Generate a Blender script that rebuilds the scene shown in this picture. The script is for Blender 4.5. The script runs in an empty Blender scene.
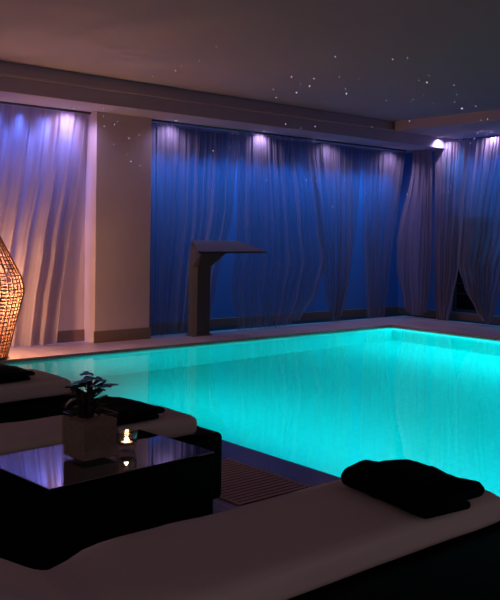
import bpy, bmesh, math, random
from mathutils import Vector, Matrix, noise
C = bpy.context.scene.collection
PI = math.pi
R = math.radians
random.seed(11)

# ------------------------------------------------------------------ helpers
def link(name, bm, m, parent=None, smooth=False, mods=None):
    me = bpy.data.meshes.new(name)
    bm.normal_update()
    bm.to_mesh(me); bm.free()
    if smooth:
        for p in me.polygons: p.use_smooth = True
    o = bpy.data.objects.new(name, me)
    C.objects.link(o)
    if isinstance(m, (list, tuple)):
        for k in m: me.materials.append(k)
    else:
        me.materials.append(m)
    if parent is not None: o.parent = parent
    return o

def tag(o, label, cat, group=None):
    o['label'] = label; o['category'] = cat
    if group: o['group'] = group
    return o

def thing(name, label, cat, loc=(0, 0, 0), rz=0, group=None):
    o = bpy.data.objects.new(name, None); C.objects.link(o)
    o.empty_display_size = .1
    o.location = loc; o.rotation_euler = (0, 0, rz)
    return tag(o, label, cat, group)

def struct(name, bm, m, smooth=False):
    o = link(name, bm, m, None, smooth)
    o['kind'] = 'structure'
    return o

def box(bm, x0, y0, z0, x1, y1, z1, bev=0, seg=2):
    vs = [bm.verts.new((x, y, z)) for x in (x0, x1) for y in (y0, y1) for z in (z0, z1)]
    q = [(0, 1, 3, 2), (4, 6, 7, 5), (0, 4, 5, 1), (2, 3, 7, 6), (0, 2, 6, 4), (1, 5, 7, 3)]
    fs = [bm.faces.new([vs[i] for i in f]) for f in q]
    if bev:
        es = list({e for f in fs for e in f.edges})
        bmesh.ops.bevel(bm, geom=es, offset=bev, segments=seg, profile=.5, affect='EDGES')
    return bm

def BM(): return bmesh.new()

def lathe(bm, prof, n=32, cx=0, cy=0, closed=False):
    rings = []
    for r, z in prof:
        if r < 1e-6:
            rings.append([bm.verts.new((cx, cy, z))])
        else:
            rings.append([bm.verts.new((cx + r*math.cos(2*PI*i/n), cy + r*math.sin(2*PI*i/n), z)) for i in range(n)])
    for a, b in zip(rings, rings[1:]):
        for i in range(n):
            j = (i+1) % n
            if len(a) == 1 and len(b) == 1: continue
            if len(a) == 1: bm.faces.new((a[0], b[j], b[i]))
            elif len(b) == 1: bm.faces.new((a[i], a[j], b[0]))
            else: bm.faces.new((a[i], a[j], b[j], b[i]))
    return bm

def tube(bm, pts, r, n=8):
    pts = [Vector(p) for p in pts]
    rings = []
    for i, p in enumerate(pts):
        t = (pts[min(i+1, len(pts)-1)] - pts[max(i-1, 0)]).normalized()
        a = Vector((0, 0, 1)) if abs(t.z) < .9 else Vector((1, 0, 0))
        u = t.cross(a).normalized(); v = t.cross(u)
        rr = r[i] if isinstance(r, (list, tuple)) else r
        rings.append([bm.verts.new(p + rr*(math.cos(2*PI*k/n)*u + math.sin(2*PI*k/n)*v)) for k in range(n)])
    for a, b in zip(rings, rings[1:]):
        for k in range(n):
            bm.faces.new((a[k], a[(k+1) % n], b[(k+1) % n], b[k]))
    bm.faces.new(rings[0][::-1]); bm.faces.new(rings[-1])
    return bm

def fbm(x, y, z=0, s=1, o=4):
    return noise.fractal(Vector((x*s, y*s, z*s)), 1.0, 2.0, o)

# ------------------------------------------------------------------ materials
def mat(name, col, rough=.6, spec=.4, metal=0, bump=None, vary=0, vscale=6, emit=None, estr=0):
    m = bpy.data.materials.new(name); m.use_nodes = True
    nt = m.node_tree; b = nt.nodes['Principled BSDF']
    b.inputs['Base Color'].default_value = (*col, 1)
    b.inputs['Roughness'].default_value = rough
    b.inputs['Specular IOR Level'].default_value = spec
    b.inputs['Metallic'].default_value = metal
    tc = nt.nodes.new('ShaderNodeTexCoord')
    if vary:
        n = nt.nodes.new('ShaderNodeTexNoise'); n.inputs['Scale'].default_value = vscale; n.inputs['Detail'].default_value = 5
        nt.links.new(tc.outputs['Object'], n.inputs['Vector'])
        mx = nt.nodes.new('ShaderNodeMix'); mx.data_type = 'RGBA'
        mx.inputs[6].default_value = (*[c*(1-vary) for c in col], 1)
        mx.inputs[7].default_value = (*[min(1, c*(1+vary)) for c in col], 1)
        nt.links.new(n.outputs['Fac'], mx.inputs[0]); nt.links.new(mx.outputs[2], b.inputs['Base Color'])
    if bump:
        kind, scale, st = bump
        bp = nt.nodes.new('ShaderNodeBump'); bp.inputs['Strength'].default_value = st; bp.inputs['Distance'].default_value = .005
        if kind == 'noise':
            t = nt.nodes.new('ShaderNodeTexNoise'); t.inputs['Scale'].default_value = scale; t.inputs['Detail'].default_value = 4; out = t.outputs['Fac']
        elif kind == 'brick':
            t = nt.nodes.new('ShaderNodeTexBrick'); t.inputs['Scale'].default_value = scale; out = t.outputs['Fac']; t.inputs['Mortar Size'].default_value = .03
        elif kind == 'weave':
            t = nt.nodes.new('ShaderNodeTexChecker'); t.inputs['Scale'].default_value = scale; out = t.outputs['Fac']
        nt.links.new(tc.outputs['Object'], t.inputs['Vector'])
        nt.links.new(out, bp.inputs['Height']); nt.links.new(bp.outputs['Normal'], b.inputs['Normal'])
    if emit:
        b.inputs['Emission Color'].default_value = (*emit, 1); b.inputs['Emission Strength'].default_value = estr
    return m

def nodes_mat(name):
    m = bpy.data.materials.new(name); m.use_nodes = True
    nt = m.node_tree; nt.nodes.clear()
    return m, nt, nt.nodes.new('ShaderNodeOutputMaterial')

def sheer_mat(name, col, transp):
    m, nt, out = nodes_mat(name)
    N = nt.nodes.new
    d = N('ShaderNodeBsdfDiffuse'); d.inputs[0].default_value = (*col, 1)
    t = N('ShaderNodeBsdfTranslucent'); t.inputs[0].default_value = (*col, 1)
    tr = N('ShaderNodeBsdfTransparent')
    a = N('ShaderNodeMixShader'); a.inputs[0].default_value = .42
    b = N('ShaderNodeMixShader')
    # fine thread density varies in vertical bands of the cloth
    tc = N('ShaderNodeTexCoord'); mp = N('ShaderNodeMapping'); mp.inputs['Scale'].default_value = (22, 1.0, 1)
    nz = N('ShaderNodeTexNoise'); nz.inputs['Scale'].default_value = 1.0; nz.inputs['Detail'].default_value = 3
    mr = N('ShaderNodeMapRange'); mr.inputs[1].default_value = .3; mr.inputs[2].default_value = .7
    mr.inputs[3].default_value = transp-.09; mr.inputs[4].default_value = transp+.09
    L = nt.links.new
    L(tc.outputs['UV'], mp.inputs['Vector']); L(mp.outputs[0], nz.inputs['Vector']); L(nz.outputs['Fac'], mr.inputs[0])
    L(mr.outputs[0], b.inputs[0])
    L(d.outputs[0], a.inputs[1]); L(t.outputs[0], a.inputs[2])
    L(a.outputs[0], b.inputs[1]); L(tr.outputs[0], b.inputs[2])
    L(b.outputs[0], out.inputs[0])
    return m

def glass_mat(name, tint=(.9, .9, .9), ior=1.45, rough=.02, base=.0):
    # thin clear glass: transparent body with a mirror coat by Fresnel
    m, nt, out = nodes_mat(name)
    N = nt.nodes.new
    tr = N('ShaderNodeBsdfTransparent'); tr.inputs[0].default_value = (*tint, 1)
    g = N('ShaderNodeBsdfGlossy'); g.inputs['Roughness'].default_value = rough
    fr = N('ShaderNodeFresnel'); fr.inputs[0].default_value = ior
    ad = N('ShaderNodeMath'); ad.operation = 'ADD'; ad.use_clamp = True; ad.inputs[1].default_value = base
    mx = N('ShaderNodeMixShader')
    L = nt.links.new
    ge = N('ShaderNodeNewGeometry'); mi = N('ShaderNodeMix'); mi.inputs[2].default_value = ior; mi.inputs[3].default_value = 1/ior
    L(ge.outputs['Backfacing'], mi.inputs[0]); L(mi.outputs[0], fr.inputs[0])
    L(fr.outputs[0], ad.inputs[0]); L(ad.outputs[0], mx.inputs[0])
    L(tr.outputs[0], mx.inputs[1]); L(g.outputs[0], mx.inputs[2]); L(mx.outputs[0], out.inputs[0])
    return m

def emit_mat(name, col, s, sample=True):
    m, nt, out = nodes_mat(name)
    e = nt.nodes.new('ShaderNodeEmission'); e.inputs[0].default_value = (*col, 1); e.inputs[1].default_value = s
    nt.links.new(e.outputs[0], out.inputs[0])
    if not sample: m.cycles.emission_sampling = 'NONE'
    return m

def water_mat():
    m, nt, out = nodes_mat('pool_water_surface')
    N = nt.nodes.new; L = nt.links.new
    g = N('ShaderNodeBsdfGlass'); g.inputs['IOR'].default_value = 1.33; g.inputs['Roughness'].default_value = 0.0
    g.inputs[0].default_value = (1, 1, 1, 1)
    tc = N('ShaderNodeTexCoord'); nz = N('ShaderNodeTexNoise'); nz.inputs['Scale'].default_value = 1.3; nz.inputs['Detail'].default_value = 2
    bp = N('ShaderNodeBump'); bp.inputs['Strength'].default_value = .035; bp.inputs['Distance'].default_value = .05
    L(tc.outputs['Object'], nz.inputs['Vector']); L(nz.outputs['Fac'], bp.inputs['Height']); L(bp.outputs[0], g.inputs['Normal'])
    L(g.outputs[0], out.inputs[0])
    return m

def tile_mat(name, c1, c2, grout, size, rough=.35, spec=.5):
    m = bpy.data.materials.new(name); m.use_nodes = True
    nt = m.node_tree; b = nt.nodes['Principled BSDF']; L = nt.links.new
    b.inputs['Roughness'].default_value = rough; b.inputs['Specular IOR Level'].default_value = spec
    tc = nt.nodes.new('ShaderNodeTexCoord'); t = nt.nodes.new('ShaderNodeTexBrick')
    t.offset = 0; t.inputs['Scale'].default_value = 1; t.inputs['Brick Width'].default_value = size; t.inputs['Row Height'].default_value = size
    t.inputs['Mortar Size'].default_value = size*.03
    t.inputs['Color1'].default_value = (*c1, 1); t.inputs['Color2'].default_value = (*c2, 1); t.inputs['Mortar'].default_value = (*grout, 1)
    L(tc.outputs['Object'], t.inputs['Vector']); L(t.outputs['Color'], b.inputs['Base Color'])
    return m

M = dict(
    plaster=mat('warm_plaster', (.60, .52, .56), .8, .2, bump=('noise', 40, .05), vary=.04),
    niche=mat('white_niche_plaster', (.72, .72, .72), .8, .2),
    blue_niche=mat('niche_blue_glow_tint', (.07, .20, .46), .8, .2),  # blue lamp glow put into the wall colour to deepen the wash
    ceiling=mat('ceiling_paint', (.50, .47, .56), .85, .15, vary=.03, vscale=1.2),
    deck=tile_mat('deck_stone_tile', (.46, .36, .33), (.42, .33, .31), (.30, .23, .22), .30, .32, .5),
    mosaic=tile_mat('deck_edge_mosaic', (.56, .42, .36), (.50, .37, .33), (.3, .22, .2), .045, .4, .4),
    coping=mat('dark_coping_stone', (.16, .13, .14), .22, .6, vary=.1),
    floor_shade=mat('dark_floor_shade', (.02, .018, .02), .8, .05),  # near black, shade painted on the floor behind the curtains
    base=mat('brown_skirting', (.20, .12, .09), .5, .4),
    pool=tile_mat('pool_mosaic', (.004, .72, .66), (.004, .69, .63), (.006, .62, .57), .12, .5, .2),
    water=water_mat(),
    sheer=sheer_mat('sheer_voile', (.33, .31, .36), .50),
    sheer_thick=sheer_mat('gathered_voile', (.42, .38, .43), .24),
    sheer_warm=sheer_mat('cream_voile', (.50, .44, .52), .18),
    rail=mat('curtain_rail_metal', (.12, .11, .12), .4, .5, .6),
    steel=mat('dark_brushed_steel', (.095, .095, .105), .6, .04, 0, bump=('noise', 90, .06)),
    wicker=mat('black_wicker', (.004, .003, .003), .7, .04, bump=('weave', 60, .5)),
    cloth=mat('cream_mattress_canvas', (.60, .53, .51), .9, .1, bump=('noise', 220, .12), vary=.04),
    towel=mat('black_terry_towel', (.003, .003, .005), .95, .05, bump=('noise', 160, .8)),
    wood=mat('black_table_wicker', (.003, .0025, .0025), .7, .03, bump=('weave', 70, .4)),
    pebble=mat('pale_sand_gravel', (.66, .53, .46), .9, .2, bump=('noise', 90, 1.0), vary=.35, vscale=60),
    leaf=mat('dark_fleshy_leaf', (.015, .030, .022), .65, .15, vary=.3),
    stem=mat('dark_plant_stem', (.030, .018, .014), .7, .3),
    petal=mat('blue_petal', (.24, .42, .80), .6, .3, vary=.3, vscale=30),
    vglass=glass_mat('clear_vase_glass', (.80, .78, .76), 1.4, .03),
    cglass=glass_mat('clear_votive_glass', (.92, .90, .88), 1.5, .06, .10),
    wax=mat('candle_wax', (.85, .72, .55), .5, .3),
    alu=mat('tealight_tin', (.6, .6, .6), .3, .5, .9),
    flame=emit_mat('candle_flame', (1, .60, .28), 40),
    rattan=mat('brown_rattan', (.20, .095, .055), .6, .3, bump=('noise', 80, .4), vary=.35, vscale=18),
    bulb=emit_mat('warm_bulb_glow', (1, .48, .23), 1500),
    lens=emit_mat('violet_downlight_lens', (.80, .62, 1), 1.2, False),
    rim=mat('grey_downlight_rim', (.3, .3, .3), .4, .4),
    tip=emit_mat('fibre_light_tip', (.86, .84, 1), 1.0, False),
    fibre=glass_mat('clear_fibre', (.985, .985, .985), 1.1, .1),
    grate=mat('grating_bars', (.50, .36, .30), .5, .4),
    pit=mat('dark_gutter', (.02, .015, .015), .8, .2),
    wglass=mat('black_night_glass', (.004, .006, .010), .04, .5),
    wframe=mat('dark_window_frame', (.03, .03, .04), .4, .4),
    poolrim=mat('pool_light_rim', (.5, .5, .5), .3, .5, .8),
    poollens=emit_mat('pool_light_lens', (.45, .95, 1), 10, False),
)
# smoked mirror-like glass for the table
def smoke():
    m, nt, out = nodes_mat('smoked_table_glass'); N = nt.nodes.new; L = nt.links.new
    d = N('ShaderNodeBsdfDiffuse'); d.inputs[0].default_value = (.02, .016, .016, 1)
    g = N('ShaderNodeBsdfGlossy'); g.inputs['Roughness'].default_value = .03; g.inputs[0].default_value = (.80, .80, .80, 1)
    mx = N('ShaderNodeMixShader'); mx.inputs[0].default_value = .42
    L(d.outputs[0], mx.inputs[1]); L(g.outputs[0], mx.inputs[2]); L(mx.outputs[0], out.inputs[0])
    return m
M['smoke'] = smoke()
# ------------------------------------------------------------------ layout
P_DOWN, P_BLUE, P_POOL, P_WARM, PAIM, P_FILL = 21.0, 30.0, 330.0, 0.0, 0.12, 200
WARM = []
AMB, AMB_S = (1, .74, .80), .20
LAMP = (3.24, 8.32)
LOUNGERS = [
    ('nearest wide cream lounger with the headrest tilted up, at the bottom of the photo', 2.46, 1.832, R(0), 2.0, 1.48, .52, .49, 1, .085, 26),
    ('cream lounger behind the low table, black base end showing beside the grating', 2.42, 3.425, R(.5), 2.0, 1.42, .48, .46, 2, .15, 26),
    ('farthest cream lounger at the left edge beside the pool', 2.40, 4.70, R(3), 2.0, 1.42, .56, .53, 3, .14, 26),
]
TOWELS = [
    ('black folded towel on the nearest lounger against the bright water', 2.085, 1.768, .450, R(-9), .235, .39, .070, 1, .045),
    ('black folded towel on the middle lounger behind the candle', 1.94, 3.405, .450, R(6), .29, .36, .05, 2, .02),
    ('black folded towel on the farthest lounger at the left photo edge', 1.90, 4.70, .450, R(8), .30, .42, .052, 3, .02),
]
TABLE = (1.608, 2.895, R(4), .72, .50, .433)
VASE = (1.558, 2.885, R(4), .152, .175)
CANDLE = (1.717, 2.888)
GRATE = (2.47, 2.925, 3.12, 3.815)
STR = [(4.4, 7.94, 2.56), (4.25, 7.65, 2.34), (4.24, 7.43, 2.34), (4.47, 7.77, 2.42), (4.42, 7.75, 2.18), (4.65, 7.85, 2.27), (4.79, 7.88, 2.32), (4.62, 7.83, 2.1), (4.5, 7.55, 2.0), (4.23, 6.93, 1.91), (4.31, 7.78, 2.46), (3.61, 4.91, 2.62), (4.13, 6.12, 2.72), (4.57, 6.87, 2.84), (4.55, 7.24, 2.83), (4.51, 6.39, 2.86), (5.17, 7.37, 2.79), (4.38, 6.03, 2.52), (5.29, 7.18, 2.5), (5.55, 7.44, 2.5), (3.89, 3.98, 2.46), (3.45, 3.91, 2.26), (5.56, 6.17, 2.76), (4.1, 4.59, 2.32), (3.66, 4.3, 2.2), (4.68, 5.08, 2.5), (3.88, 4.17, 2.34), (5.13, 5.19, 2.65), (6.42, 6.4, 2.85), (4.03, 4.01, 2.24), (5.72, 5.97, 2.59), (4.09, 4.84, 2.37), (5.16, 5.92, 2.31), (6.0, 6.64, 2.41), (6.32, 6.76, 2.47), (6.05, 5.85, 2.84), (5.55, 4.79, 2.82), (4.71, 4.21, 2.6), (6.3, 5.29, 2.79), (3.8, 3.13, 2.18), (6.22, 5.1, 2.8), (5.22, 4.44, 2.39), (6.52, 5.57, 2.64), (7.0, 6.34, 2.79), (7.1, 5.76, 2.71), (6.52, 6.1, 2.43), (6.13, 5.25, 2.38), (6.97, 6.22, 2.39), (6.91, 6.02, 2.38), (6.29, 5.22, 2.64), (4.97, 3.84, 2.4), (7.52, 5.77, 2.86), (6.16, 4.75, 2.51), (4.41, 3.34, 2.12), (7.55, 5.53, 2.71), (7.77, 5.62, 2.59), (6.91, 4.92, 2.45), (7.7, 5.88, 2.54), (7.45, 5.63, 2.4), (7.82, 5.57, 2.43), (6.88, 5.05, 2.27), (5.51, 4.08, 2.04), (7.63, 5.56, 2.43), (5.57, 7.25, 2.36), (5.75, 7.41, 2.38), (4.29, 5.86, 1.99), (5.73, 7.29, 2.11), (4.72, 6.19, 2.07), (6.09, 6.53, 2.29), (6.31, 6.75, 2.3), (6.58, 6.55, 1.9), (5.64, 6.0, 1.81), (6.33, 6.9, 1.89), (6.14, 6.28, 1.58), (6.71, 6.35, 1.75), (4.44, 5.32, 1.73), (7.22, 6.2, 1.76), (7.37, 5.73, 1.78), (6.9, 5.35, 1.81)]
# ------------------------------------------------------------------ the setting
PX0, PX1, PY0, PY1 = 3.175, 9.13, -2.2, 8.07      # pool opening
WX, WY = 10.60, 9.25                              # right wall, back wall
ZS, ZT, ZC = 2.645, 2.805, 2.94                   # soffit, step, ceiling
X0, Y0 = -3.0, -3.0

bm = BM()
for a in ((X0, Y0, PX0-.30, WY), (PX1+.30, Y0, WX, WY), (PX0-.30, PY1+.30, PX1+.30, WY), (PX0-.30, Y0, PX1+.30, PY0-.30)):
    box(bm, a[0], a[1], -.12, a[2], a[3], 0)
struct('floor', bm, M['deck'])
bm = BM()
box(bm, PX0-.30, PY1, -.12, PX1+.30, PY1+.30, .002); box(bm, PX1, PY0, -.12, PX1+.30, PY1, .002)
struct('trim_1', bm, M['mosaic'])
bm = BM()
box(bm, PX0-.30, PY0-.3, -.12, PX0, PY1, .002, .004, 1); box(bm, PX0, PY0-.3, -.12, PX1+.3, PY0, .002, .004, 1)
struct('trim_2', bm, M['coping'])
bm = BM(); box(bm, 5.5, 8.93, .0, WX-.02, WY-.02, .004); box(bm, 10.4, Y0, 0, WX-.02, 8.93, .004)  # dark strip added so the blue lamps do not brighten the floor here
struct('floor_shade_strip', bm, M['floor_shade'])
# pool basin
D = 1.35
bm = BM()
def quad(bm, *p): return bm.faces.new([bm.verts.new(q) for q in p])
quad(bm, (PX0, PY0, -D), (PX1, PY0, -D), (PX1, PY1, -D), (PX0, PY1, -D))
for (a, b) in (((PX0, PY0), (PX0, PY1)), ((PX0, PY1), (PX1, PY1)), ((PX1, PY1), (PX1, PY0)), ((PX1, PY0), (PX0, PY0))):
    quad(bm, (*a, -D), (*b, -D), (*b, -.12), (*a, -.12))
bmesh.ops.remove_doubles(bm, verts=bm.verts, dist=1e-4)
bmesh.ops.recalc_face_normals(bm, faces=bm.faces)
for f in bm.faces: f.normal_flip()
o = link('pool_basin', bm, M['pool']); o['kind'] = 'structure'
bm = BM()
quad(bm, (PX0, PY0, -.03), (PX1, PY0, -.03), (PX1, PY1, -.03), (PX0, PY1, -.03))
o = link('pool_water', bm, M['water']); o['kind'] = 'structure'

# back wall with the pillar, right wall
bm = BM(); box(bm, X0, 8.97, 0, 4.75, WY+.1, ZC)
struct('wall_left', bm, M['plaster'])
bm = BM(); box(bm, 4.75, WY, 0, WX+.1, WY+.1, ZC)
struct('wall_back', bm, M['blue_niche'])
bm = BM(); box(bm, 4.75, 8.72, 0, 5.475, WY, ZS)
o = struct('wall_pillar', bm, M['plaster'])
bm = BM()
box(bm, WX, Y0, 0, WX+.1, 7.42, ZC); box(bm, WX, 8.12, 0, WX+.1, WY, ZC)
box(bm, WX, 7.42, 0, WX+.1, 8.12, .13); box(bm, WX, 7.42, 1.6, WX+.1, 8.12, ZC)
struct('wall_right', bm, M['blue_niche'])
# baseboards
bm = BM(); box(bm, X0, 8.955, 0, 4.75, 8.97, .135, .003, 1); struct('baseboard_left', bm, M['base'])
bm = BM(); box(bm, 4.735, 8.705, 0, 5.49, 8.72, .135, .003, 1); struct('baseboard_pillar', bm, M['base'])
bm = BM(); box(bm, 5.49, WY-.02, 0, WX, WY, .12, .003, 1); struct('baseboard_back', bm, M['base'])
bm = BM(); box(bm, WX-.02, Y0, 0, WX, WY-.02, .11, .003, 1); struct('baseboard_right', bm, M['base'])
# dark window in the right wall
win = bpy.data.objects.new('window_1', None); C.objects.link(win); win['kind'] = 'structure'; win.location = (WX, 7.77, .13)
bm = BM(); box(bm, .05, -.33, .02, .06, .33, 1.45); link('pane', bm, M['wglass'], win)
bm = BM()
for a in ((-.005, -.35, 0, .08, -.31, 1.47), (-.005, .31, 0, .08, .35, 1.47), (-.005, -.31, 0, .08, .31, .03), (-.005, -.31, 1.43, .08, .31, 1.47), (.03, -.31, .42, .07, .31, .445), (.03, -.31, .27, .07, .31, .28)):
    box(bm, *a)
link('window_frame', bm, M['wframe'], win)

# ceiling: raised field, stepped beam along the back, shallow step along the right
bm = BM(); box(bm, X0, Y0, ZC, WX, WY, ZC+.1)
struct('ceiling', bm, M['ceiling'])
bm = BM(); box(bm, X0, 8.17, ZS, WX, WY, ZT); box(bm, X0, 8.20, ZT, WX, WY, ZC)
struct('ceiling_beam_back', bm, M['ceiling'])
bm = BM(); box(bm, X0, 8.150, ZT-.012, 9.2, 8.17, ZT+.012, .003, 1)
struct('trim_3', bm, M['plaster'])
bm = BM(); box(bm, 9.2, Y0, ZT, WX, 8.17, ZC)
struct('ceiling_step_right', bm, M['plaster'])

# ------------------------------------------------------------------ curtains
def lerp_pts(pts, t):
    for (t0, v0), (t1, v1) in zip(pts, pts[1:]):
        if t <= t1:
            k = (t-t0)/(t1-t0) if t1 > t0 else 0
            k = k*k*(3-2*k)*.5 + k*.5
            return v0 + (v1-v0)*k
    return pts[-1][1]

def curtain(name, label, axis, plane, L, Rr, ztop, zbot, nf, amp, seed, m, side=-1, hem=None, thick=None, bulge=None):
    nf = max(5, int(nf*.62)); nu, nz = nf*18, 46
    bm = BM(); uvl = bm.loops.layers.uv.new('UVMap')
    rows = []
    rnd = random.Random(seed)
    ph = [rnd.uniform(0, 6) for _ in range(6)]
    for j in range(nz+1):
        t = (j/nz)**.9
        l, r = lerp_pts(L, t), lerp_pts(Rr, t)
        row = []
        for i in range(nu+1):
            u = i/nu
            hz = hem(u) if hem else 0
            z = ztop + (zbot+hz-ztop)*t
            uw = u + .018*math.sin(u*9+ph[0]) + .012*math.sin(u*23+ph[1])
            p = 2*PI*nf*uw
            s0 = l + (r-l)*u
            w0 = math.sin(p + .5*math.sin(t*2.2+ph[2]+u*5))
            w1 = math.sin(p*.43+ph[3]+t*.8); w2 = math.sin(p*2.1+ph[4])
            head = max(0, 1-t/.05)
            a = amp*(.55+.45*min(1, t*1.6))*(1-.35*head)
            d = a*(.62*w0*(.35+.65*min(1, t*1.5)) + .38*w1 + .26*w2*(1-t)**1.5 + .10*math.sin(p*3.3+ph[5])*(1-t)) + .010*fbm(u*6, t*4, seed, 1)
            s = s0 + .55*a*math.cos(p+.4)*(1 if 0 < i < nu else 0)*.6
            if bulge: d += bulge(u, t)
            q = plane + side*d
            row.append(bm.verts.new((s, q, z) if axis == 'X' else (q, s, z)))
        rows.append(row)
    for j in range(nz):
        for i in range(nu):
            f = bm.faces.new((rows[j][i], rows[j][i+1], rows[j+1][i+1], rows[j+1][i]))
            for lp, (a, b) in zip(f.loops, ((i, j), (i+1, j), (i+1, j+1), (i, j+1))):
                lp[uvl].uv = (a/nu*nf*.35, b/nz)
    o = link(name, bm, m, None, True)
    tag(o, label, 'curtain', 'sheer curtains around the pool')
    return o

CY, CX = 8.80, 10.36
ztw, ztr = 2.612, 2.735
curtain('sheer_curtain', 'sheer curtain left of the brown pillar, glowing orange beside the rattan lamp', 'X', 8.83,
        [(0, 2.5), (1, 2.05)], [(0, 4.68), (.25, 4.62), (.6, 4.48), (.85, 4.38), (1, 4.34)], ztw, .012, 21, .06, 1, M['sheer_warm'],
        bulge=lambda u, t: .03*math.sin(u*11+t*3.0)*t)
curtain('sheer_curtain', 'sheer blue curtain just right of the brown pillar, behind the fountain post', 'X', CY+.03,
        [(0, 5.49), (1, 5.52)], [(0, 6.86), (.4, 6.80), (.75, 6.55), (1, 6.42)], ztw, .012, 17, .045, 2, M['sheer'])
curtain('sheer_curtain', 'sheer blue curtain behind the tip of the fountain blade, swept left at its hem', 'X', CY-.05,
        [(0, 6.80), (.5, 6.80), (.8, 6.72), (1, 6.85)], [(0, 8.12), (.5, 8.36), (.66, 8.46), (.85, 8.30), (1, 7.98)], ztw, .012, 18, .045, 3, M['sheer'],
        hem=lambda u: .10*max(0, (u-.6)/.4)**2)
curtain('sheer_curtain', 'sheer blue curtain gathered to a narrow rounded hem, right of the swept one', 'X', CY+.06,
        [(0, 8.11), (.5, 8.36), (.68, 8.46), (.88, 8.54), (1, 8.66)], [(0, 9.27), (.5, 9.20), (.8, 9.08), (.93, 8.98), (1, 8.86)], ztw, .012, 15, .05, 4, M['sheer'],
        hem=lambda u: .16*abs(2*u-1)**3)
curtain('sheer_curtain', 'straight narrow sheer blue curtain nearest the room corner on the back wall', 'X', CY+.07,
        [(0, 9.29), (.5, 9.34), (1, 9.46)], [(0, 10.26), (.4, 10.1), (.8, 9.92), (1, 9.84)], ztw, .012, 14, .04, 5, M['sheer'])
def ss(a, c, t):
    t = max(0, min(1, (t-a)/(c-a))); return t*t*(3-2*t)
curtain('sheer_curtain', 'grey-brown gathered curtain filling the room corner with a rounded hem', 'Y', CX-.05,
        [(0, 8.36), (.6, 8.33), (.9, 8.36), (1, 8.40)], [(0, 8.74), (1, 8.70)], ztr, .04, 12, .05, 6, M['sheer_thick'],
        hem=lambda u: .12*abs(2*u-1)**3, bulge=lambda u, t: .34*u**1.6*ss(.1, .62, t)*(1-.45*ss(.75, 1, t)))
curtain('sheer_curtain', 'grey-brown curtain left of the dark triangular window gap', 'Y', CX,
        [(0, 7.66), (.4, 7.76), (.7, 7.83), (.88, 7.94), (1, 8.02)], [(0, 8.355), (.6, 8.33), (.88, 8.27), (1, 8.22)], ztr, .012, 14, .055, 7, M['sheer_thick'])
curtain('sheer_curtain', 'grey-brown curtain right of the dark triangular window gap, hem drawn to a point', 'Y', CX-.11,
        [(0, 6.35), (.5, 6.66), (.75, 6.92), (.9, 7.06), (1, 7.14)], [(0, 7.72), (.4, 7.80), (.70, 7.82), (.85, 7.66), (.95, 7.44), (1, 7.28)], ztr, .03, 17, .055, 8, M['sheer_thick'],
        hem=lambda u: .10*abs(2*u-1)**2)
curtain('sheer_curtain', 'sheer blue curtain on the right wall farthest from the room corner', 'Y', CX+.02,
        [(0, 5.0), (1, 5.0)], [(0, 6.40), (.6, 6.55), (1, 6.30)], ztr, .012, 16, .05, 9, M['sheer'])
def rail(label, p0, p1):
    bm = BM(); tube(bm, (p0, p1), .012, 10)
    tag(link('curtain_rail', bm, M['rail'], None, True), label, 'curtain rail')
rail('dark curtain rail under the ceiling beam left of the pillar', (2.3, 8.83, ZS-.013), (4.73, 8.83, ZS-.013))
rail('dark curtain rail under the ceiling beam between pillar and corner', (5.49, CY, ZS-.013), (10.2, CY, ZS-.013))
rail('dark curtain rail along the right wall', (CX, 5.0, 2.748), (CX, 8.78, 2.748))

# ------------------------------------------------------------------ downlights above the curtains
def downlight(x, y, z, label, power, aim=(0, 0, -1)):
    t = thing('recessed_downlight', label, 'downlight', (x, y, z), 0, 'recessed downlights above the curtains')
    bm = BM(); lathe(bm, [(.030, -.001), (.030, -.006), (.040, -.006), (.042, -.003), (.042, 0), (.030, 0)], 20); link('rim', bm, M['rim'], t, True)
    bm = BM(); lathe(bm, [(0, -.0015), (.030, -.0015)], 20); link('lens', bm, M['lens'], t)
    l = bpy.data.lights.new('downlight_beam', 'SPOT'); l.energy = power; l.color = (.70, .50, 1.0); l.spot_size = R(150); l.spot_blend = 1; l.shadow_soft_size = .02
    lo = bpy.data.objects.new('downlight_beam', l); C.objects.link(lo); lo.location = (x, y, z-.02)
    lo.rotation_euler = Vector(aim).to_track_quat('-Z', 'Y').to_euler()
    return t
DL = [(4.43, 'over the curtain left of the pillar'), (5.78, 'over the curtain right beside the pillar'), (7.17, 'above the fountain blade tip'),
      (8.51, 'over the curtain with the gathered hem'), (9.87, 'on the back beam nearest the room corner')]
for x, w in DL:
    downlight(x, 8.66, ZS, 'small round downlight in the beam, ' + w, P_DOWN, (0, .2, -1))
for y, w in ((8.09, 'in the ceiling step by the room corner'), (7.19, 'in the ceiling step near the right photo edge')):
    downlight(10.19, y, ZT, 'small round downlight ' + w, P_DOWN, (.2, 0, -1))

# blue wash lamps hidden in the curtain pocket, shining down the niche wall
def spot(x, y, z, tx, ty, tz, power, col, size=60, soft=.04):
    l = bpy.data.lights.new('blue_wash_lamp', 'SPOT'); l.energy = power; l.color = col; l.spot_size = R(size); l.spot_blend = 1; l.shadow_soft_size = soft
    o = bpy.data.objects.new('blue_wash_lamp', l); C.objects.link(o); o.location = (x, y, z)
    o.rotation_euler = (Vector((tx, ty, tz))-Vector((x, y, z))).to_track_quat('-Z', 'Y').to_euler()
BLUE = (.003, .36, 1)
for k in range(18):
    x = 5.65+.27*k
    spot(x, 9.0, 2.60, x, 9.25, 1.25, P_BLUE, BLUE, 66)
for k in range(15):
    y = 8.95-.27*k
    spot(10.44, y, 2.74, 10.60, y, 1.35, P_BLUE*1.25, BLUE, 66)
for k in range(9):
    x = 2.3+.27*k
    spot(x, 8.915, 2.62, x, 8.86, 1.6, P_BLUE*2.2, (.10, .20, 1), 60)

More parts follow.
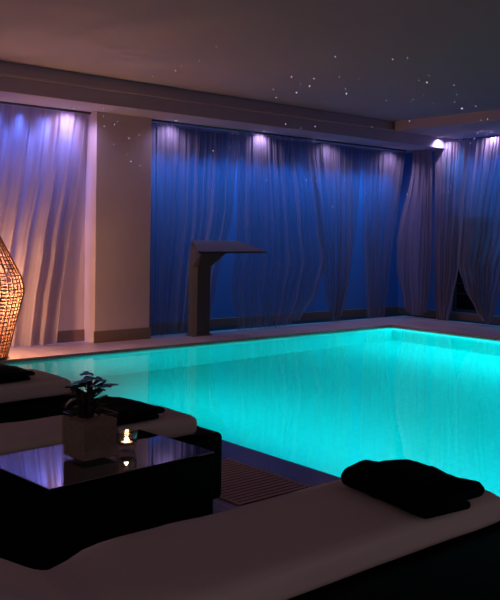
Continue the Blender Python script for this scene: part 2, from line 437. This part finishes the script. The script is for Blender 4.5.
# ------------------------------------------------------------------ starry fibre strands
def strand(x, y, z):
    t = thing('hanging_light_strand', 'fine clear fibre with a tiny glowing tip hanging from the ceiling over the pool', 'fibre light', (x, y, z), 0, 'hanging star lights over the pool')
    zc = ZC - z
    bm = BM(); tube(bm, ((0, 0, 0), (0, 0, zc)), .0006, 4); link('fibre', bm, M['fibre'], t)
    bm = BM(); bmesh.ops.create_icosphere(bm, subdivisions=1, radius=random.choice((.003, .0035, .004, .0048))); link('glowing_tip', bm, M['tip'], t)
for p in STR: strand(*p)

# ------------------------------------------------------------------ waterfall fountain
t = thing('waterfall_fountain', 'tall dark steel pool fountain post with a flared overhanging blade', 'pool fountain', (6.12, 8.68, 0))
bm = BM()   # column, chamfered front left edge
def prism(bm, poly, z0, z1):
    a = [bm.verts.new((x, y, z0)) for x, y in poly]; b = [bm.verts.new((x, y, z1)) for x, y in poly]
    bm.faces.new(a[::-1]); bm.faces.new(b)
    n = len(poly)
    for i in range(n): bm.faces.new((a[i], a[(i+1) % n], b[(i+1) % n], b[i]))
prism(bm, [(-.09, .03), (-.09, -.05), (-.045, -.10), (.15, -.10), (.15, .03)], .012, .86)
link('post', bm, M['steel'], t)
bm = BM()   # flared neck carrying the blade
lo = [(-.09, .03, .86), (-.09, -.05, .86), (-.045, -.10, .86), (.15, -.10, .86), (.15, .03, .86)]
hi = [(-.06, .03, 1.165), (-.06, -.09, 1.125), (-.14, -.32, 1.062), (.26, -.32, 1.062), (.26, .03, 1.165)]
a = [bm.verts.new(p) for p in lo]; b = [bm.verts.new(p) for p in hi]
bm.faces.new(a[::-1]); bm.faces.new(b)
for i in range(5): bm.faces.new((a[i], a[(i+1) % 5], b[(i+1) % 5], b[i]))
link('neck', bm, M['steel'], t)
bm = BM()   # sloping blade: narrow at the back, wide lip
top = [(-.05, .03, 1.190), (.66, .03, 1.190), (.80, -.42, 1.06), (-.27, -.42, 1.06)]
a = [bm.verts.new((x, y, z-.022)) for x, y, z in top]; b = [bm.verts.new(p) for p in top]
bm.faces.new(a[::-1]); bm.faces.new(b)
for i in range(4): bm.faces.new((a[i], a[(i+1) % 4], b[(i+1) % 4], b[i]))
bmesh.ops.recalc_face_normals(bm, faces=bm.faces)
bmesh.ops.bevel(bm, geom=list(bm.edges), offset=.004, segments=2, affect='EDGES')
link('blade', bm, M['steel'], t)
bm = BM(); box(bm, -.11, -.125, 0, .175, .055, .012, .003, 1); link('base_plate', bm, M['steel'], t)

# ------------------------------------------------------------------ rattan lamp
def lamp(x, y):
    t = thing('rattan_floor_lamp', 'tall spindle-shaped woven rattan floor lamp glowing beside the left curtain', 'floor lamp', (x, y, 0))
    prof = [(0, .285), (.34, .365), (.68, .45), (.80, .425), (1.10, .27), (1.40, .12), (1.46, .09)]
    def rad(z):
        for (z0, r0), (z1, r1) in zip(prof, prof[1:]):
            if z <= z1: return r0+(r1-r0)*(z-z0)/(z1-z0)
        return prof[-1][1]
    rnd = random.Random(4)
    bm = BM(); n = 40     # upright canes
    for k in range(n):
        a = 2*PI*k/n + rnd.uniform(-.02, .02); pts = []
        for i in range(19):
            z = .02 + 1.44*i/18; r = rad(z)
            pts.append((r*math.cos(a), r*math.sin(a), z))
        tube(bm, pts, .0075, 5)
    link('upright_canes', bm, M['rattan'], t, True)
    bm = BM(); z = .04; row = 0
    while z < 1.45:        # woven bands, over and under the uprights
        h = rnd.uniform(.007, .012); N = n*2
        ra, rb = [], []
        for i in range(N):
            a = 2*PI*i/N
            w = .006*math.cos(PI*i + PI*row) + rnd.uniform(-.002, .002); dz = rnd.uniform(-.003, .003)
            r = rad(z)+w; r2 = rad(z+h)+w
            ra.append(bm.verts.new((r*math.cos(a), r*math.sin(a), z+dz))); rb.append(bm.verts.new((r2*math.cos(a), r2*math.sin(a), z+h+dz)))
        for i in range(N):
            if rnd.random() < .09: continue
            j = (i+1) % N; bm.faces.new((ra[i], ra[j], rb[j], rb[i]))
        z += h + rnd.uniform(.020, .034); row += 1
    link('woven_bands', bm, M['rattan'], t)
    bm = BM(); lathe(bm, [(.29, 0), (.30, .01), (.30, .03), (.28, .035), (.27, .02), (0, .02)], 40); link('base_ring', bm, M['rattan'], t, True)
    bm = BM(); tube(bm, ((0, 0, .02), (0, 0, .56)), .012, 10); link('lamp_stem', bm, M['rail'], t, True)
    bm = BM(); bmesh.ops.create_uvsphere(bm, u_segments=20, v_segments=12, radius=.045); bmesh.ops.translate(bm, verts=bm.verts, vec=(0, 0, .60)); link('bulb', bm, M['bulb'], t, True)
lamp(*LAMP)

# ------------------------------------------------------------------ loungers
def mattress(bm, path, W, T, seed, hinge):
    # path: list of (x, z_bottom, scale); a soft slab swept along the lounger
    n = len(path); rings = []
    K = 28
    for i, (x, z, s) in enumerate(path):
        p0 = path[max(0, i-1)]; p1 = path[min(n-1, i+1)]
        tx, tz = p1[0]-p0[0], p1[1]-p0[1]; l = math.hypot(tx, tz); tx, tz = tx/l, tz/l
        nx, nz = tz, -tx
        if nz < 0: nx, nz = -nx, -nz
        ring = []
        for k in range(K):
            a = 2*PI*k/K
            ca, sa = math.cos(a), math.sin(a)
            e = 7.0
            rr = (abs(ca)**e + abs(sa)**e)**(-1/e)
            v, w = rr*ca, rr*sa          # superellipse -1..1
            yy = v*W/2*(1-.35*(1-s)*.25)
            hh = T/2 + w*T/2*s
            if w > .3:
                hh += .006*fbm(x*2, yy*3, seed, 1.6) + .004*fbm(x*.8, yy*9, seed+7, 1.4)
            pin = math.exp(-((x+hinge)/.10)**2)
            yy *= 1-.17*pin; hh -= .03*pin*max(0, w)*abs(v)**2
            yy += .006*fbm(x*2.5, seed, w, 1)
            ring.append(bm.verts.new((x+nx*hh, yy, z+nz*hh)))
        rings.append(ring)
    for a, b in zip(rings, rings[1:]):
        for k in range(K): bm.faces.new((a[k], a[(k+1) % K], b[(k+1) % K], b[k]))
    bm.faces.new(rings[0][::-1]); bm.faces.new(rings[-1])
    bmesh.ops.recalc_face_normals(bm, faces=bm.faces)

def lounger(label, x, y, rz, length, hinge, W, MW, seed, mlen, tilt=30):
    # origin at the middle of the foot end, on the floor; runs towards -x
    t = thing('sun_lounger', label, 'sun lounger', (x, y, 0), rz, 'sun loungers beside the pool')
    zb = .348
    bm = BM(); box(bm, -length, -W/2, .03, 0, W/2, zb, .025, 3); link('base', bm, M['wicker'], t)
    for sx in (-.06, -length+.06):
        for sy in (-1, 1):
            bm = BM(); lathe(bm, [(0, 0), (.025, 0), (.028, .03), (0, .03)], 12, sx, sy*(W/2-.06)); link('foot', bm, M['wicker'], t)
    T = .100
    path = []; x0 = -mlen
    path += [(x0, zb, .80), (x0-.004, zb, .91), (x0-.012, zb, .98), (x0-.04, zb, 1)]
    k = 24
    for i in range(1, k+1): path.append((x0-.04+(-hinge-x0+.04)*i/k, zb, 1))
    xx, zz = -hinge, zb; B = .74; m = 30
    for i in range(1, m+1):
        a = R(tilt)*min(1, i/6.0); ds = B/m
        xx -= ds*math.cos(a); zz += ds*math.sin(a)
        s = 1 if i < m-2 else (.93, .72, .35)[i-(m-2)]
        path.append((xx, zz, s))
    bm = BM(); mattress(bm, path, MW, T, seed, hinge); link('mattress', bm, M['cloth'], t, True)
    # back panel frame under the raised part
    bm = BM()
    ca, sa = math.cos(R(tilt)), math.sin(R(tilt))
    c0 = Vector((-hinge-.05, 0, zb+.004)); c1 = c0 + Vector((-ca*.70, 0, sa*.70)); nn = Vector((-sa, 0, -ca))*.022
    off = Vector((0, 0, -.008))
    vs = [bm.verts.new(p+off+Vector((0, s*W*.45, 0))) for s in (-1, 1) for p in (c0, c1, c1+nn, c0+nn)]
    for f in ((0, 1, 2, 3), (7, 6, 5, 4), (0, 4, 5, 1), (1, 5, 6, 2), (2, 6, 7, 3), (3, 7, 4, 0)): bm.faces.new([vs[i] for i in f])
    bmesh.ops.recalc_face_normals(bm, faces=bm.faces)
    link('back_panel', bm, M['wicker'], t)
    return t

for a in LOUNGERS: lounger(*a)

# ------------------------------------------------------------------ towels
def towel(label, x, y, z, rz, length, width, h, seed, over=.05):
    # folded towel: a long strip folded back over itself; section in x-z, swept in y
    bm = BM(); K = 20; rings = []
    L = length; t = h*.5
    sec = []
    def cap(cx, cz, r, a0, a1, n):
        for i in range(n+1):
            a = a0+(a1-a0)*i/n; sec.append((cx+r*math.cos(a), cz+r*math.sin(a)))
    cap(-L/2+h/2, h/2, h/2, R(250), R(110), 8)                       # fat fold at one end
    for i in range(1, 9): sec.append((-L/2+h/2+(L-h)*i/9, h*(1.0+.06*math.sin(i*.8))))
    cap(L/2+over-t/2, h-t/2-.004, t/2, R(80), R(-85), 6)             # upper layer overhangs
    sec.append((L/2-.045, h*.47))                                     # crease between layers
    cap(L/2-t/2-.012, t/2-.003, t/2*.92, R(70), R(-85), 6)           # lower layer
    sec += [(L*.2, 0), (-L*.1, 0), (-L*.3, 0)]
    for k in range(K+1):
        v = k/K; s = 1
        e = min(v, 1-v)
        s = .55+.45*min(1, (e/.08))**.5 if e < .08 else 1
        ring = []
        cx = sum(p[0] for p in sec)/len(sec)
        for (px, pz) in sec:
            qx = cx+(px-cx)*(.96+.04*s); qz = pz*(.72+.28*s)
            d = fbm(px*5, v*2.2, pz*5+seed, 1)
            qx += .012*d; qz = qz*(1+.16*fbm(px*7, v*3, seed+3, 1)) + (.010*abs(d) if pz > h*.3 else 0)
            if pz > h*.6: qz += h*.22*math.exp(-((px+.10*L-.12*L*(v-.5))/(.22*L))**2)*(0.4+.6*v)
            ring.append(bm.verts.new((qx, (v-.5)*width+.012*fbm(px*4, seed, v, 1), max(.001, qz))))
        rings.append(ring)
    n = len(sec)
    for a, b in zip(rings, rings[1:]):
        for i in range(n): bm.faces.new((a[i], a[(i+1) % n], b[(i+1) % n], b[i]))
    bm.faces.new(rings[0][::-1]); bm.faces.new(rings[-1])
    bmesh.ops.recalc_face_normals(bm, faces=bm.faces)
    o = link('folded_towel', bm, M['towel'], None, True)
    o.location = (x, y, z); o.rotation_euler = (0, 0, rz)
    tag(o, label, 'towel', 'black towels on the loungers')
for a in TOWELS: towel(*a)

# ------------------------------------------------------------------ low table
tx, ty, trz, tl, tw, th = TABLE
t = thing('low_table', 'low black square table with smoked glass top between two loungers', 'table', (tx, ty, 0), trz)
bm = BM(); box(bm, -tl/2, -tw/2, .02, tl/2, tw/2, th-.008, .008, 2); link('table_body', bm, M['wood'], t)
bm = BM(); box(bm, -tl/2, -tw/2, th-.008, tl/2, tw/2, th, .002, 1); link('glass_top', bm, M['smoke'], t)
bm = BM(); box(bm, -tl/2+.04, -tw/2+.04, 0, tl/2-.04, tw/2-.04, .02); link('plinth', bm, M['wood'], t)

# glass cube vase with gravel and plant
vx, vy, vrz, vs_, vh = VASE
t = thing('glass_vase', 'square clear glass vase filled with pale gravel on the table', 'vase', (vx, vy, th), vrz)
s = vs_/2
bm = BM()
def openbox(bm, s, z0, z1, w):
    o4 = [(-s, -s), (s, -s), (s, s), (-s, s)]; i4 = [(a*(s-w)/s, b*(s-w)/s) for a, b in o4]
    ob = [bm.verts.new((x, y, z0)) for x, y in o4]; ot = [bm.verts.new((x, y, z1)) for x, y in o4]
    it = [bm.verts.new((x, y, z1)) for x, y in i4]; ib = [bm.verts.new((x, y, z0+w*2)) for x, y in i4]
    bm.faces.new(ob[::-1]); bm.faces.new(ib)
    for k in range(4):
        j = (k+1) % 4
        bm.faces.new((ob[k], ob[j], ot[j], ot[k])); bm.faces.new((ot[k], ot[j], it[j], it[k])); bm.faces.new((it[k], it[j], ib[j], ib[k]))
openbox(bm, s, .001, vh, .005)
link('glass_wall', bm, M['vglass'], t)
bm = BM(); box(bm, -s+.006, -s+.006, .014, s-.006, s-.006, vh-.022)
bmesh.ops.subdivide_edges(bm, edges=bm.edges[:], cuts=14, use_grid_fill=True)
for v in bm.verts:
    if v.co.z > vh-.03: v.co.z += .006*fbm(v.co.x*40, v.co.y*40, 3)
o = link('gravel', bm, M['pebble'], t); o['kind'] = 'stuff'

t = thing('succulent_plant', 'dark leafy plant with dusty blue petals growing in the glass vase', 'plant', (vx-.005, vy+.01, th+vh-.022), vrz)
rnd = random.Random(8)
bm = BM()
for k in range(9):
    a = rnd.uniform(0, 6.28); r = rnd.uniform(.005, .03); l = rnd.uniform(.08, .135)
    tube(bm, ((r*math.cos(a), r*math.sin(a), -.01), (r*1.2*math.cos(a), r*1.2*math.sin(a), l*.5), (r*1.7*math.cos(a+.3), r*1.7*math.sin(a+.3), l)), [.010, .009, .006], 7)
link('stems', bm, M['stem'], t, True)
def leaf(bm, base, az, el, L, W, curl, th_=.004):
    az_d = Vector((math.cos(az), math.sin(az), 0)); side = Vector((-math.sin(az), math.cos(az), 0))
    p = Vector(base); n = 7; rows = []
    e = el
    for i in range(n+1):
        q = i/n; w = W*math.sin(PI*min(1, q*.92+.08))**.8*.5
        d = az_d*math.cos(e)+Vector((0, 0, 1))*math.sin(e); up = side.cross(d) * -1
        if up.z < 0: up = -up
        rows.append([bm.verts.new(p+side*w*c + up*(u)) for c, u in ((-1, .002), (0, -.002-th_*.5), (1, .002), (0, th_*.5-.001))])
        p = p + d*(L/n); e += curl/n
    for a, b in zip(rows, rows[1:]):
        for k in range(4): bm.faces.new((a[k], a[(k+1) % 4], b[(k+1) % 4], b[k]))
    bm.faces.new(rows[0][::-1]); bm.faces.new(rows[-1])
bm = BM()
for k in range(46):
    h = rnd.uniform(.01, .125); a = rnd.uniform(0, 6.28)
    leaf(bm, (.02*math.cos(a), .02*math.sin(a), h), a, rnd.uniform(-.1, 1.0), rnd.uniform(.035, .06), rnd.uniform(.016, .026), rnd.uniform(-1.2, .2))
leaf(bm, (-.02, .01, .07), R(160), .2, .075, .06, -1.5, .006); leaf(bm, (-.02, -.005, .10), R(175), .6, .085, .03, -.6); leaf(bm, (-.02, .0, .045), R(185), .1, .07, .055, -1.4, .006)
link('foliage', bm, M['leaf'], t, True)
for (px, py, pz) in ((.0, .0, .145), (.035, -.02, .14), (-.035, .01, .135), (.055, -.03, .115), (.01, .03, .16), (.075, -.045, .12), (.02, -.03, .12)):
    bm = BM()
    for k in range(5):
        a = 2*PI*k/5+rnd.uniform(-.3, .3)
        leaf(bm, (px, py, pz), a, rnd.uniform(.1, .6), rnd.uniform(.026, .036), .022, rnd.uniform(-1.2, -.3), .003)
    link('blossom', bm, M['petal'], t, True)

# votive candle
cx, cy = CANDLE
t = thing('votive_candle', 'lit tealight in a small round clear glass on the table', 'candle', (cx, cy, th))
bm = BM(); lathe(bm, [(0, .001), (.028, .001), (.034, .006), (.040, .035), (.042, .075), (.0405, .078), (.0385, .075), (.0365, .038), (.033, .030), (0, .028)], 28)
link('glass_cup', bm, M['cglass'], t, True)
bm = BM(); lathe(bm, [(0, .0295), (.024, .0295), (.0245, .037), (.023, .037), (.023, .036), (0, .036)], 24); link('tealight_cup', bm, M['alu'], t, True)
bm = BM(); lathe(bm, [(0, .0372), (.0225, .0372), (.0225, .0362)], 24); link('wax', bm, M['wax'], t)
bm = BM(); tube(bm, ((0, 0, .0372), (.001, 0, .043)), .0008, 5); link('wick', bm, M['stem'], t)
bm = BM(); lathe(bm, [(0, .0405), (.007, .0415), (.009, .044), (.0065, .049), (.003, .054), (0, .058)], 14); link('flame', bm, M['flame'], t, True)

# ------------------------------------------------------------------ drain grating
gx0, gx1, gy0, gy1 = GRATE
t = thing('drain_grating', 'slatted drain grating set in the deck between loungers and pool', 'drain grating', (gx0, gy0, 0))
w, d = gx1-gx0, gy1-gy0
bm = BM(); box(bm, 0, 0, .001, w, d, .003); link('gutter_tray', bm, M['pit'], t)
bm = BM(); n = 18
for i in range(n):
    y = d*(i+.5)/n; box(bm, .012, y-.0115, .003, w-.012, y+.0115, .006)
link('slats', bm, M['grate'], t)
for xa in (-.004, w-.012):
    bm = BM(); box(bm, xa, 0, .001, xa+.016, d, .008); link('grating_rail', bm, M['grate'], t)

# ------------------------------------------------------------------ pool lights (on the side under the near edge)
def poollight(x, y, label):
    t = thing('underwater_pool_light', label, 'pool light', (x, y, -.62), 0, 'underwater lights on the near pool wall')
    bm = BM(); bmesh.ops.create_cone(bm, cap_ends=True, segments=24, radius1=.13, radius2=.12, depth=.03, matrix=Matrix.Translation((.016, 0, 0)) @ Matrix.Rotation(PI/2, 4, 'Y')); link('rim', bm, M['poolrim'], t)
    bm = BM(); bmesh.ops.create_cone(bm, cap_ends=True, segments=24, radius1=.10, radius2=.10, depth=.006, matrix=Matrix.Translation((.035, 0, 0)) @ Matrix.Rotation(PI/2, 4, 'Y')); link('lens', bm, M['poollens'], t)
    return t
for y, w in ((.2, 'farthest from the back wall'), (1.9, 'second from the near end'), (3.6, 'beside the grating'), (5.2, 'second from the back wall'), (6.8, 'closest to the back wall')):
    poollight(PX0, y, 'round underwater light in the near pool wall, ' + w)

l = bpy.data.lights.new('pool_lamp', 'AREA'); l.shape = 'RECTANGLE'; l.size = 9.5; l.size_y = .2; l.spread = R(105); l.energy = P_POOL; l.color = (.0, .88, 1.0)
o = bpy.data.objects.new('pool_lamp', l); C.objects.link(o); o.location = (PX0+.06, PY1-.75-4.75, -.60)
o.rotation_euler = Vector((1, 0, PAIM)).to_track_quat('-Z', 'Y').to_euler()
l = bpy.data.lights.new('added_pool_fill', 'AREA'); l.shape = 'RECTANGLE'; l.size = 10.0; l.size_y = .04; l.energy = P_FILL; l.color = (.0, .84, 1.0)  # added unseen fill light, evens out the water towards the right
o = bpy.data.objects.new('added_pool_fill', l); C.objects.link(o); o.location = (PX1-.03, PY1-5.05, -.13)
o.matrix_world = Matrix.Translation((PX1-.03, PY1-5.05, -.13)) @ Matrix(((0, -.857, .515), (1, 0, 0), (0, .515, .857))).to_4x4()
# ------------------------------------------------------------------ warm house lamps above the seating area
for (x, y) in WARM:
    l = bpy.data.lights.new('warm_ceiling_lamp', 'AREA'); l.shape = 'DISK'; l.size = .5; l.energy = P_WARM; l.color = (1, .66, .56)
    o = bpy.data.objects.new('warm_ceiling_lamp', l); C.objects.link(o); o.location = (x, y, ZC-.03)

# ------------------------------------------------------------------ world, camera, render look
w = bpy.data.worlds.new('dim_spa_ambient'); bpy.context.scene.world = w; w.use_nodes = True
w.node_tree.nodes['Background'].inputs[0].default_value = (*AMB, 1)
w.node_tree.nodes['Background'].inputs[1].default_value = AMB_S

cam = bpy.data.cameras.new('camera'); co = bpy.data.objects.new('camera', cam); C.objects.link(co)
F = Vector((0.6755249567899627, 0.7368088884792179, -0.02790510010622617))
Rv = Vector((0.7373139281964617, -0.6753199559189753, 0.017638832872273316))
Uv = Vector((0.005848422130960859, 0.032490290789904924, 0.9994549399362462))
co.matrix_world = Matrix(((Rv.x, Uv.x, -F.x, 0), (Rv.y, Uv.y, -F.y, 0), (Rv.z, Uv.z, -F.z, 1.3), (0, 0, 0, 1)))
cam.sensor_fit = 'HORIZONTAL'; cam.sensor_width = 36
cam.lens = 843.178*36/500
cam.shift_x = (250-304.61)/500; cam.shift_y = (256.86-300)/500
cam.clip_start = .02
sc = bpy.context.scene
sc.camera = co
vs = sc.view_settings; vs.view_transform = 'Standard'; vs.look = 'None'; vs.gamma = 1; vs.exposure = 0; vs.use_curve_mapping = False
cy = sc.cycles
cy.use_denoising = True
cy.caustics_reflective = False; cy.caustics_refractive = False
cy.max_bounces = 10; cy.diffuse_bounces = 5; cy.transparent_max_bounces = 24; cy.transmission_bounces = 6
cy.sample_clamp_indirect = 3
